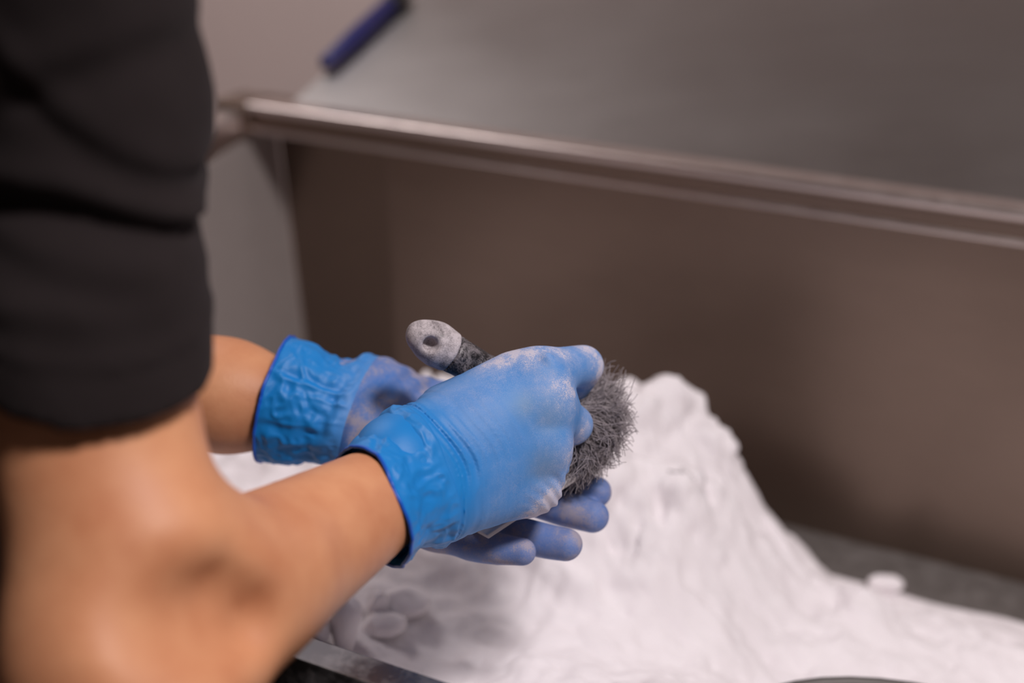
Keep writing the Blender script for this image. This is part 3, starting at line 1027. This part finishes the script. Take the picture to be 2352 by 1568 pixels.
def end_sdf(X):
    d = ellip(X, B0 + bax * 0.0175, np.stack([bax, hv, bl]), (.0195, .0118, .0121))
    d = smin(d, cone(X, B0 + bax * 0.018, B0 + bax * 0.034, .0114, .0106), 0.004)
    d = smax(d, (X - (B0 + bax * 0.0275)) @ bax, 0.002)
    hc = B0 + bax * 0.0112 + bl * 0.0015
    hole = cone(X, hc + hv * 0.03, hc + hv * 0.006, .0044, .0034)
    return smax(d, -hole, 0.004) + 0.0003 * noise3(X, 0.006, 3)


def grip_sdf(X):
    d = chain(X, [B0 + bax * 0.027, B0 + bax * 0.055, B0 + bax * 0.08, B1 - bax * 0.02], [.0112, .0100, .0105, .0115], 0.004)
    d = smax(d, -((X - (B0 + bax * 0.0272)) @ bax), 0.002)
    return d + 0.00025 * noise3(X, 0.005, 4)


def mat_dusty(name, base, dustc, lo_, hi_, rough):
    a = NT(name)
    co = a.coords()
    n1 = a.noise(95, 5, 0.7, vec=co, dist=0.6)
    g = a.noise(1300, 2, 0.7, vec=co)
    s = a.math('ADD', n1, a.math('MULTIPLY', a.math('SUBTRACT', g, 0.5), 0.5))
    d = a.ramp(s, [(lo_, 0.0), (hi_, 1.0)])
    a.set(color=a.mix(d, base, dustc), rough=a.math('ADD', a.math('MULTIPLY', d, 0.4), rough))
    a.bump(s, 0.25, 0.0008)
    return a.m


M_CAP = mat_dusty('powdered_grey_plastic', (0.14, 0.12, 0.125), (0.58, 0.52, 0.54), 0.30, 0.62, 0.4)
M_GRIP = mat_dusty('dusty_black_lacquer', (0.012, 0.012, 0.014), (0.36, 0.32, 0.34), 0.42, 0.75, 0.25)
M_FERR = mat_steel('dull_ferrule', (0.3, 0.28, 0.27), 0.45, dust=0.5)
lo, hi = bounds([B0 - bax * 0.004, B0 + bax * 0.034], 0.016)
o = link('handle_end', surface('handle_end', end_sdf, lo, hi, 0.0007)[0], M_CAP, BR)
tag(o, 'powder-coated rounded handle end with a hanging hole')
lo, hi = bounds([B0 + bax * 0.022, B1], 0.016)
link('handle', surface('handle', grip_sdf, lo, hi, 0.001)[0], M_GRIP, BR)
link('ferrule', rod_mesh('ferrule', B1 - bax * 0.024, B1, [(0, .0005), (0, .0118), (0.1, .0124), (0.2, .0120), (0.8, .0122), (0.9, .0128), (1.0, .0124), (1.0, .0005)], 32), M_FERR, BR)

# bristles: wavy fibres fanning from the ferrule
rg = np.random.default_rng(5)
NB, NP = 2500, 22
img_r = RGT; img_u = UPV
fanv = (-img_u) - bax * ((-img_u) @ bax); fanv /= np.linalg.norm(fanv)     # down across the axis
deep = np.cross(bax, fanv)
rad = .0112 * np.sqrt(rg.random(NB)); an = rg.random(NB) * 2 * math.pi
root = B1 - bax * 0.003 + (rad * np.cos(an))[:, None] * fanv + (rad * np.sin(an))[:, None] * deep
ang = (rad * np.cos(an) / .0112) * math.radians(52) + rg.normal(0, math.radians(15), NB) + math.radians(12)
ang2 = (rad * np.sin(an) / .0112) * math.radians(34) + rg.normal(0, math.radians(10), NB)
length = (0.0375 + rg.normal(0, 0.0028, NB)) * (1 - 0.10 * np.abs(np.sin(ang)))
plume = rg.random(NB) < 0.055
ang = np.where(plume, math.radians(-62) + rg.normal(0, math.radians(6), NB), ang)
ang2 = np.where(plume, rg.normal(0, math.radians(6), NB), ang2)
length = np.where(plume, 0.037 + rg.normal(0, 0.002, NB), length)
dr = np.cos(ang)[:, None] * bax + np.sin(ang)[:, None] * fanv
dr = dr * np.cos(ang2)[:, None] + np.sin(ang2)[:, None] * deep
s = np.linspace(0, 1, NP)
f1 = rg.uniform(1.2, 3.2, NB); p1 = rg.uniform(0, 6.28, NB); p2 = rg.uniform(0, 6.28, NB); am = rg.uniform(0.0010, 0.0038, NB)
PT0 = root[:, None] + s[None, :, None] * (bax * 0.25 * (1 - s)[None, :, None] + dr[:, None] * (0.75 + 0.25 * s)[None, :, None]) * length[:, None, None]
perp1 = np.cross(dr, deep); perp1 /= np.linalg.norm(perp1, axis=1)[:, None]
wav = np.sin(s[None] * f1[:, None] * 2 * math.pi + p1[:, None]) * am[:, None] * (s[None] ** 0.8)
wav2 = np.sin(s[None] * f1[:, None] * 1.7 * math.pi + p2[:, None]) * am[:, None] * (s[None] ** 0.8)
hook = (rg.normal(0, 0.007, NB) - 0.002)[:, None] * (np.clip(s - 0.5, 0, 1)[None] / 0.5) ** 2
hk = s[None] - 0.16 * (np.clip(s - 0.6, 0, 1)[None] / 0.4) ** 2 * rg.random(NB)[:, None]
f3 = rg.uniform(4, 8, NB); p3 = rg.uniform(0, 6.28, NB); a3 = rg.uniform(0.0001, 0.0007, NB)
wav = wav + np.sin(s[None] * f3[:, None] * 6.28 + p3[:, None]) * a3[:, None] * s[None]
PT = root[:, None] + (PT0 - root[:, None]) * (hk / np.maximum(s[None], 1e-3))[..., None]
PT = PT + perp1[:, None] * (wav + hook)[..., None] + np.cross(dr, perp1)[:, None] * wav2[..., None]
tn = np.gradient(PT, axis=1); tn /= np.linalg.norm(tn, axis=2)[..., None]
e1 = np.cross(tn, deep[None, None]); e1 /= np.linalg.norm(e1, axis=2)[..., None]
e2 = np.cross(tn, e1)
rr = (0.00030 * (1 - 0.35 * s))[None, :, None]
BV = np.stack([PT + rr * (math.cos(k) * e1 + math.sin(k) * e2) for k in (0, 2.094, 4.189)], 2).reshape(-1, 3)
ix = np.arange(NB * NP * 3).reshape(NB, NP, 3)
nx = np.roll(ix, -1, 2)
BQ = np.stack([ix[:, :-1], nx[:, :-1], nx[:, 1:], ix[:, 1:]], -1).reshape(-1, 4)
a = NT('grey_bristle')
co = a.coords()
a.set(color=a.mix(a.noise(300, 2, vec=co), (0.12, 0.10, 0.105), (0.50, 0.44, 0.46)), rough=0.6)
o = link('bristles', mesh_np('bristles', BV, BQ), a.m, BR)
tag(o, 'dense tuft of wavy grey bristles', kind='stuff')

# ------------------------------------------------------------------ flat white part lying on the open palm
c0 = P(1122, 1238, .796); c1 = P(1340, 1094, .824)
e1 = c1 - c0
e2 = P(1015, 1135, .862) - c0
nn = np.cross(e1, e2); nn /= np.linalg.norm(nn)
if nn[2] < 0: nn = -nn
e2 = np.cross(nn, e1 / np.linalg.norm(e1)) * 0.05
if e2 @ (P(1015, 1135, .862) - c0) < 0: e2 = -e2
a = NT('matte_printed_nylon')
a.set(color=a.mix(a.noise(200, 3, vec=a.coords()), (0.50, 0.45, 0.45), (0.62, 0.57, 0.57)), rough=0.85)
M_PART = a.m
o = link('printed_plate', box_me('printed_plate', [c0, c1, c1 + e2, c0 + e2, c0 + nn * .003, c1 + nn * .003, c1 + e2 + nn * .003, c0 + e2 + nn * .003], 0.0007, 2), M_PART, None, smooth=False)
tag(o, 'flat white printed plate resting across the open gloved fingers', 'plate')

# ------------------------------------------------------------------ lumps by the near rim, on the flat, and the scoop
LUMPS = [(795, 1478, .80, .0160, 1, 'upright rounded powder lump nearest the front rim', (0.8, 0.9, 1.5)),
         (930, 1410, .86, .0150, 2, 'round grey-shaded powder lump in the arm shadow', (1.2, 1.0, 0.8)),
         (868, 1425, .85, .0105, 3, 'small pointed powder chip standing behind the upright lump', (0.8, 0.8, 1.3)),
         (735, 1470, .80, .0095, 4, 'small powder crumb half hidden by the forearm', (0.8, 0.8, 1.3)),
         (880, 1450, .83, .0120, 6, 'low broad powder lump between the upright and round ones', (1.4, 1.1, 0.8)),
         (2028, 1356, 1.19, .0115, 5, 'lone powder crumb at the far edge of the powder', (1.5, 0.9, 0.7))]
for q in LUMPS:
    lump(*q)

sl_, sd_, sz_ = 0.085, 0.690, 0.884
SCP = empty('scoop', T(sl_, sd_, sz_))
tag(SCP, 'dark metal scoop sunk in the powder at the bottom right', 'scoop')


def scoop_mesh():
    V = []; Q = []
    nu, nv = 40, 10
    for i in range(nu + 1):
        th = math.pi * 2 * i / nu
        for j in range(nv + 1):
            f = j / nv
            r = 0.09 * (0.55 + 0.45 * f ** 0.5)
            z = -0.022 + 0.038 * f ** 1.5
            V.append(T(sl_ + r * 1.45 * math.cos(th), sd_ + r * math.sin(th), sz_ + z))
    for i in range(nu):
        for j in range(nv):
            a_ = i * (nv + 1) + j
            Q.append((a_, a_ + nv + 1, a_ + nv + 2, a_ + 1))
    return mesh_np('scoop_pan', np.array(V), Q)


o = link('scoop_pan', scoop_mesh(), M_DARKMETAL, SCP)
md = o.modifiers.new('thickness', 'SOLIDIFY'); md.thickness = 0.0025
link('scoop_handle', rod_mesh('scoop_handle', T(sl_ - 0.125, sd_, sz_ + 0.012), T(sl_ - 0.24, sd_ - 0.01, sz_ + 0.03),
                              [(0, .0005), (0, .008), (0.5, .010), (0.95, .010), (1, .006), (1, .0004)]), M_DARKMETAL, SCP)
